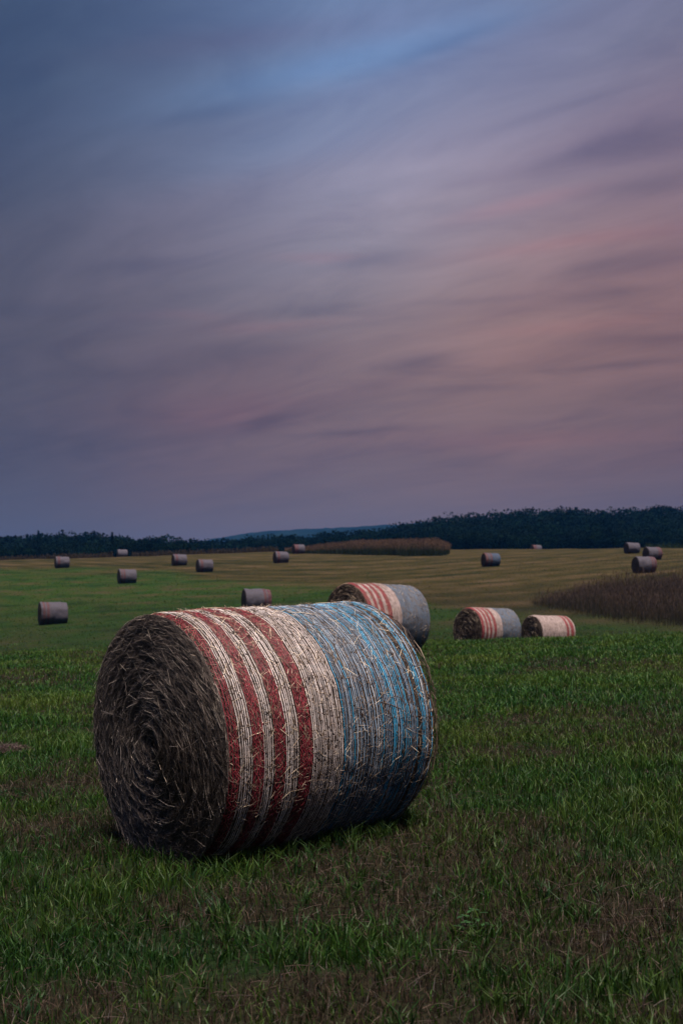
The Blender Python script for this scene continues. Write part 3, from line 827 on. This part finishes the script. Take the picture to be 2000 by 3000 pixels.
def build_tall():
    # brown weeds on the right slope
    n = 300000
    y = rng.uniform(43, 84, n); x = rng.uniform(6, 34, n)
    px = x / y * F + 784
    front = np.interp(px, [1195, 1215, 1300, 1400, 1568, 1900], [70, 59, 54, 50.5, 47.5, 44]) + 1.6 * (fbm(x / 2, y / 2, seed=61, octs=2) - .5)
    back = np.interp(px, [1195, 1215, 1300, 1400, 1568, 1900], [60, 61, 63, 66, 70, 73]) + 3 * (fbm(x / 3, y / 3, seed=62, octs=2) - .5)
    k = (y > front) & (y < back) & (px > 1198 + 20 * vnoise(y / 2, y * 0, seed=8))
    k &= rng.random(n) < np.clip((y - front) / 3.5, .12, 1) * np.clip((back - y) / 2.5, .15, 1)
    x, y, front = x[k], y[k], front[k]
    def colf(n, x, y):
        edge = np.clip((y - np.interp(x / y * F + 784, [1195, 1215, 1300, 1400, 1568, 1900], [70, 59, 54, 50.5, 47.5, 44])) / 3, 0, 1)[:, None]
        br = np.array((.080, .053, .043)) * rng.uniform(.4, 1.45, (n, 1)); gr = np.array((.012, .020, .008)) * rng.uniform(.6, 1.3, (n, 1))
        mixn = np.clip(fbm(x / 3, y / 3, seed=66, octs=2)[:, None] * 1.4 - .3, 0, 1)
        top = br * (1 - .25 * mixn) + gr * .25 * mixn
        low = gr * .6 + br * .3
        top = top * (.35 + .65 * edge) + gr * (.65 - .65 * edge)
        return low, top
    stalks('tall_weeds', x, y, .22, 1.15, .012, colf, 'dark brown tall weeds in seed on the right slope', 'weeds',
           np.interp(x / y * F + 784, [1200, 1260, 1380], [.3, .65, 1.0]) * (.30 + 1.35 * fbm(x / 1.3, y / 1.3, seed=67, octs=3)), 1.8)
    # tan crop on the hilltop
    n = 60000
    y = rng.uniform(127, 163, n); x = rng.uniform(-9, 16, n)
    px = x / y * F + 784
    front = np.interp(px, [640, 700, 800, 930, 1010, 1035], [152, 146, 139, 130, 130, 134])
    k = (y > front + 1.0 * (vnoise(x / 2, y * 0, seed=3) - .5)) & (px > 655) & (px < 1028 + 6 * vnoise(y / 2, y * 0, seed=4)) & (y < 160)
    x, y = x[k], y[k]
    def colf2(n, x, y):
        f = np.interp(x / y * F + 784, [640, 700, 800, 930, 1010, 1035], [152, 146, 139, 130, 130, 134])
        edge = np.clip((y - f) / 1.5, 0, 1)[:, None]
        tan = np.array((.105, .064, .040)) * rng.uniform(.6, 1.25, (n, 1)); gr = np.array((.016, .024, .008)) * rng.uniform(.6, 1.3, (n, 1))
        return gr, tan * (.25 + .75 * edge) + gr * (.75 - .75 * edge)
    stalks('standing_crop', x, y, .9, 1.6, .05, colf2, 'strip of standing tan crop on the hilltop', 'crop',
           (.72 + .5 * fbm(x / 1.5, y / 1.5, seed=68, octs=3)) * np.interp(x / y * F + 784, [655, 720, 850, 1000, 1034], [.35, .55, .95, 1, .5]))
    # uncut fringe along the hilltop
    n = 26000
    x = rng.uniform(-75, 75, n); y = rng.uniform(160, 174, n)
    px = x / y * F + 784
    k = (((px < 640) & (np.abs(px - 281) > 22)) | (px > 1480)) & (rng.random(n) < .4 + .6 * fbm(x / 6, y / 6, seed=71, octs=2))
    x, y = x[k], y[k]
    def colf3(n, x, y):
        c = np.array((.050, .036, .020)) * rng.uniform(.6, 1.3, (n, 1))
        g = np.array((.018, .032, .010)) * rng.uniform(.6, 1.3, (n, 1))
        r = (x > 20)[:, None]
        return np.where(r, g, c * .6), np.where(r, g, c)
    stalks('uncut_fringe', x, y, .3, .8, .07, colf3, 'uncut fringe of dry grass along the hilltop', 'tall grass')
build_tall()

# ------------------------------------------------------------------ trees
def crown(h, r, n, conifer=False, leaf=.5, tint=None):
    """leaf clumps on several lobes around the limbs; base at z=0"""
    if conifer:
        zz = h * (.12 + .88 * rng.uniform(0, 1, n) ** 1.4)
        rad = r * (1 - (zz / h)) ** .85 * np.sqrt(rng.uniform(.25, 1, n)) * (.75 + .35 * np.sin(zz * 5))
        a = rng.uniform(0, 2 * math.pi, n)
        P = np.stack([np.cos(a) * rad, np.sin(a) * rad, zz - rad * .3], 1)
    else:
        nl = rng.integers(9, 15)
        la = rng.uniform(0, 2 * math.pi, nl); lr = r * np.sqrt(rng.uniform(0, .55, nl)); lz = h * rng.uniform(.38, .86, nl)
        lr = lr * np.sqrt(np.clip(1.25 - ((lz / h - .5) / .5) ** 2, .1, 1))
        ls = r * rng.uniform(.30, .52, nl)
        lz[0] = h * .86; lr[0] = r * .1
        k = rng.choice(nl, n, p=ls ** 2 / (ls ** 2).sum())
        d = unit(rng.normal(0, 1, (n, 3))); d[:, 2] *= .8
        rr = ls[k] * rng.uniform(.72, 1.02, n)
        P = np.stack([np.cos(la[k]) * lr[k], np.sin(la[k]) * lr[k], lz[k]], 1) + d * rr[:, None]
        P[:, 2] = np.maximum(P[:, 2], h * .12)
    s = leaf * rng.uniform(.5, 1.3, n)
    nrm = unit(rng.normal(0, 1, (n, 3)) + np.array([[0, 0, .6]]))
    u = unit(np.cross(nrm, rng.normal(0, 1, (n, 3)))); v = np.cross(nrm, u)
    s1 = s[:, None]; e = rng.uniform(.5, .9, (n, 1))
    V = np.stack([P - u * s1, P - v * s1 * e, P + u * s1 * .9, P + v * s1 * e], 1).reshape(-1, 3)
    q = (np.arange(n) * 4)[:, None] + np.array([[0, 1, 2, 3]])
    t = np.array((.024, .042, .016)) if tint is None else np.array(tint)
    c = t * rng.uniform(.6, 1.4, (n, 1)) * np.array((1, 1, 1))
    return V, q, None, np.repeat(c, 4, 0), None

def trunk(h, r):
    """tapered trunk with a few limbs"""
    P0, P1, P2, W = [], [], [], []
    top = np.array([rng.normal(0, .2), rng.normal(0, .2), h * .7])
    segs = [(np.zeros(3), top, .035 * h)]
    for k in range(6):
        f = rng.uniform(.3, .85); a = rng.uniform(0, 6.28)
        b = top * f; t = b + np.array([math.cos(a) * r * .6, math.sin(a) * r * .6, h * .18])
        segs.append((b, t, .014 * h))
    parts = []
    for a, b, w in segs:
        ths = np.linspace(0, 2 * math.pi, 7)[:-1]
        d = unit((b - a)[None])[0]; ref = np.array([1., 0, 0]) if abs(d[0]) < .8 else np.array([0, 1., 0])
        u = np.cross(d, ref); u /= np.linalg.norm(u); v = np.cross(d, u)
        rings = []
        for f_, s in ((0, 1.), (.5, .75), (1, .3)):
            rings.append((a + (b - a) * f_)[None] + (u[None] * np.cos(ths)[:, None] + v[None] * np.sin(ths)[:, None]) * w * .5 * s)
        V = np.concatenate(rings); q = []
        for r_ in (0, 6):
            for k in range(6): q.append((r_ + k, r_ + (k + 1) % 6, r_ + 6 + (k + 1) % 6, r_ + 6 + k))
        parts.append((V, np.array(q), None, None, None))
    V, q, t, c, f = merge(parts)
    return V, q

def wood(spots, label):
    parts = []
    for px, D, ytop, kind in spots:
        x = wx(px, D); z = gz1(x, D)
        ztop = CAMZ + (EYE - ytop) / F * D
        h = max(6.0, ztop - z); hh = min(h, 19)
        r = hh * rng.uniform(.26, .46)
        tint = np.array((.0042, .0110, .0075)) * rng.uniform(.65, 1.4) * np.array((rng.uniform(.85, 1.2), 1, rng.uniform(.8, 1.2)))
        if kind: r = hh * .26
        V, q, t, c, f = crown(hh, r, int(1500 if not kind else 700), bool(kind), leaf=.016 * hh + .09, tint=tint)
        V = V + np.array([[x, D, ztop - hh]])
        parts.append((V, q, t, c, f))
    V, q, t, c, f = merge(parts)
    o = link('woodland', mesh_np('woodland', V, q, t, col=c, mat=MAT_LEAF, smooth=False))
    tag(o, label, 'woodland', kind='stuff')

def skyline(px):
    return np.interp(px, [-300, 0, 60, 110, 160, 200, 250, 262, 290, 340, 400, 440, 480, 540, 600, 680, 760, 850, 930, 1000, 1064, 1150, 1210, 1260, 1320, 1400, 1440, 1500, 1568, 1900],
        [1236, 1232, 1232, 1229, 1227, 1226, 1229, 1231, 1241, 1240, 1245, 1247, 1247, 1243, 1240, 1235, 1228, 1218, 1206, 1196, 1190, 1180, 1176, 1174, 1178, 1174, 1178, 1171, 1170, 1168])
def build_woods():
    left, right = [], []
    for row in range(6):
        D = 205 + row * 17
        for px in np.arange(-330, 640, 14):
            p = px + rng.uniform(-8, 8)
            if p > 450 and row < 3: continue
            dd = D + rng.uniform(-7, 7)
            top = skyline(p) - 8 + (5 - row) * 7 + rng.uniform(-1, 5)
            if p > 262: top = skyline(p) - 9 + (5 - row) * 2.0 + rng.uniform(-2, 6)
            left.append((p, dd, top, rng.random() < (.07 if p < 265 else .04)))
    for row in range(8):
        D = 212 + row * 16
        for px in np.arange(650 - row * 8, 1960, 19):
            p = px + rng.uniform(-9, 9)
            dd = D + rng.uniform(-7, 7)
            base = 1262
            top = skyline(p) + (base - skyline(p)) * .72 * (7 - row) / 7 - np.interp(p, [850, 1000], [8, 12]) + rng.uniform(-6, 8)
            right.append((p, dd, top, False))
    wood(left, 'dark evergreen wood along the left skyline beyond the field')
    wood(right, 'dark broadleaf wood covering the rise on the right beyond the field')
    # trees that stand out of the mass
    T = [(1501, 320, 1157, 30, False, 'tallest round crowned tree on the skyline at far right'),
         (1315, 322, 1166, 34, False, 'broad domed tree on the right skyline, left of the tallest crown'),
         (1264, 325, 1164, 26, False, 'narrow tree peak on the right skyline above the tiny half hidden bale'),
         (1209, 322, 1171, 26, False, 'pointed leafy tree at the first high step of the right skyline'),
         (1064, 318, 1182, 30, False, 'rounded tree on the rising skyline above the right end of the crop'),
         (667, 272, 1220, 34, False, 'lone dark round tree in front of the blue hill above the crop'),
         (420, 245, 1236, 30, False, 'rounded tree above the crest bale on the left skyline'),
         (456, 262, 1240, 22, False, 'small round tree at the right end of the left wood beside the blue hill'),
         (550, 272, 1238, 18, False, 'short tree rising over the low middle treeline at the foot of the hill'),
         (89, 240, 1221, 24, True, 'spire shaped conifer at the left of the left wood'),
         (258, 238, 1224, 24, True, 'spire shaped conifer where the left wood steps down')]
    for px, D, ytop, wpx, con, lab in T:
        x = wx(px, D); z = gz1(x, D)
        ytop -= 7 if px > 1000 else 3
        ztop = CAMZ + (EYE - ytop) / F * D
        h = ztop - z; r = wpx / F * D * (.62 if not con else .8)
        root = bpy.data.objects.new('conifer_tree' if con else 'broadleaf_tree', None); COL.objects.link(root)
        root.location = (x, D, z - .2); tag(root, lab, 'tree')
        Vt, qt = trunk(h, r)
        link('trunk', mesh_np('trunk', Vt, qt, mat=MAT_BARK), root)
        V, q, t, c, f = crown(h, r, 3200 if not con else 900, con, leaf=.34 if not con else .3, tint=(.0042, .0115, .0075))
        link('crown', mesh_np('crown', V, q, t, col=c, mat=MAT_LEAF, smooth=False), root)
build_woods()

# far blue hill
def build_hill():
    D0 = 1500.
    pxs = np.linspace(380, 1500, 220)
    top = np.interp(pxs, [380, 470, 560, 640, 720, 800, 870, 960, 1100, 1500], [1265, 1249, 1231, 1223, 1219, 1216, 1212, 1206, 1202, 1218])
    ks = np.linspace(0, 1, 40)
    V = []
    for k in ks:
        Dk = D0 - 500 + 1000 * k
        prof = math.sin(math.pi * k) ** .9
        X = (pxs - 784) / F * D0
        Zt = (EYE - top) / F * D0
        Zk = -4 + (Zt + 4) * prof + 5 * (fbm(X / 14, np.full_like(X, Dk / 14), seed=91, octs=3) - .5) * prof
        V.append(np.stack([X, np.full_like(X, Dk), Zk], 1))
    V = np.concatenate(V); m = len(pxs)
    i = np.arange(len(ks) - 1)[:, None] * m + np.arange(m - 1)[None]
    q = np.stack([i, i + 1, i + 1 + m, i + m], -1).reshape(-1, 4)
    mat, nt, p = new_mat('forested_hill')
    nz = nd(nt, 'ShaderNodeTexNoise'); nz.inputs['Scale'].default_value = .05; nz.inputs['Detail'].default_value = 5
    tc = nd(nt, 'ShaderNodeTexCoord'); nt.links.new(tc.outputs['Object'], nz.inputs['Vector'])
    r = ramp(nt, [(.35, (.004, .008, .006)), (.65, (.008, .015, .010))], nz.outputs['Fac'])
    nt.links.new(r.outputs[0], p.inputs['Base Color']); p.inputs['Roughness'].default_value = 1; p.inputs['Specular IOR Level'].default_value = 0
    tag(link('hills', mesh_np('hills', V, q, mat=mat)), kind='structure')
build_hill()

# ------------------------------------------------------------------ small things in the grass
def weed(px, py_D, size, label, n=9):
    x = wx(px, py_D); y = py_D
    root = bpy.data.objects.new('broadleaf_weed', None); COL.objects.link(root)
    root.location = (x, y, gz1(x, y)); tag(root, label, 'weed', None)
    Vs, qs, off = [], [], 0
    stems = []
    for k in range(n):
        a = rng.uniform(0, 6.28); rad = size * rng.uniform(.25, 1); z = size * rng.uniform(.5, 1.3)
        c = np.array([math.cos(a) * rad, math.sin(a) * rad, z])
        stems.append((np.zeros(3), c * np.array([.4, .4, .7]), c))
        l = size * rng.uniform(.30, .5); b = a + rng.uniform(-.5, .5)
        for lob in (-2.1, 0, 2.1):
            d = np.array([math.cos(b + lob), math.sin(b + lob), rng.uniform(-.25, .3)]); s = np.array([-d[1], d[0], 0])
            V = np.array([c, c + d * l * .5 + s * l * .36, c + d * l + np.array([0, 0, -.1 * l]), c + d * l * .5 - s * l * .36])
            Vs.append(V); qs.append(np.array([[0, 1, 2, 3]]) + off); off += 4
    V = np.concatenate(Vs); q = np.concatenate(qs)
    c = np.array((.028, .085, .022)) * rng.uniform(.7, 1.3, (len(V) // 4, 1))
    link('leaves', mesh_np('leaves', V, q, col=np.repeat(c, 4, 0), mat=MAT_GRASS, smooth=False), root)
    S = np.array(stems)
    Vp, qp, _, cp, _ = sticks(S[:, 0], S[:, 1], S[:, 2], np.full(len(S), .002), np.tile(np.array([[.05, .09, .03]]), (len(S), 1)))
    link('stems', mesh_np('stems', Vp, qp, col=cp, mat=MAT_GRASS), root)
weed(632, 5.25, .05, 'small clover plant growing against the foot of the nearest bale', 8)
weed(1085, 4.05, .06, 'larger leafy weed in the open grass at lower right', 11)

def hay_clump(px, D, R, label):
    x = wx(px, D)
    n = 1500
    a = rng.uniform(0, 6.28, n); rr = R * np.sqrt(rng.uniform(0, 1, n))
    z = .42 * R * (1 - (rr / R) ** 2) * rng.uniform(.2, 1, n)
    P = np.stack([np.cos(a) * rr * 1.5, np.sin(a) * rr, z], 1)
    d = unit(np.stack([rng.normal(0, 1, n), rng.normal(0, 1, n), rng.normal(0, .3, n)], 1)) * rng.uniform(.02, .07, (n, 1))
    c = np.array((.075, .05, .042)) * rng.uniform(.3, 1.5, (n, 1))
    V, q, t, c, f = sticks(P - d, P, P + d, rng.uniform(.002, .004, n), c)
    o = link('hay_clump', mesh_np('hay_clump', V, q, col=c, mat=MAT_STRAW))
    o.location = (x, D, gz1(x, D) + .02); tag(o, label, 'hay clump')
hay_clump(18, 9.0, .12, 'matted dark clump of old hay in the grass at the left edge')

# ------------------------------------------------------------------ evening haze
def build_haze():
    x0, x1, y0, y1, z0, z1 = -4700, 4700, -80, 3500, -8, 175
    V = np.array([(x, y, z) for x in (x0, x1) for y in (y0, y1) for z in (z0, z1)], float)
    q = np.array([(0, 1, 3, 2), (4, 6, 7, 5), (0, 4, 5, 1), (2, 3, 7, 6), (0, 2, 6, 4), (1, 5, 7, 3)])
    m = bpy.data.materials.new('evening_air'); m.use_nodes = True
    nt = m.node_tree; nt.nodes.remove(nt.nodes['Principled BSDF'])
    v = nt.nodes.new('ShaderNodeVolumePrincipled'); v.inputs['Color'].default_value = (.06, .32, .95, 1)
    v.inputs['Density'].default_value = HAZE_DENSITY; v.inputs['Anisotropy'].default_value = 0.0
    nt.links.new(v.outputs[0], nt.nodes['Material Output'].inputs['Volume'])
    o = link('haze', mesh_np('haze', V, q, smooth=False, mat=m)); tag(o, kind='stuff')
HAZE_DENSITY = 0.00013
build_haze()
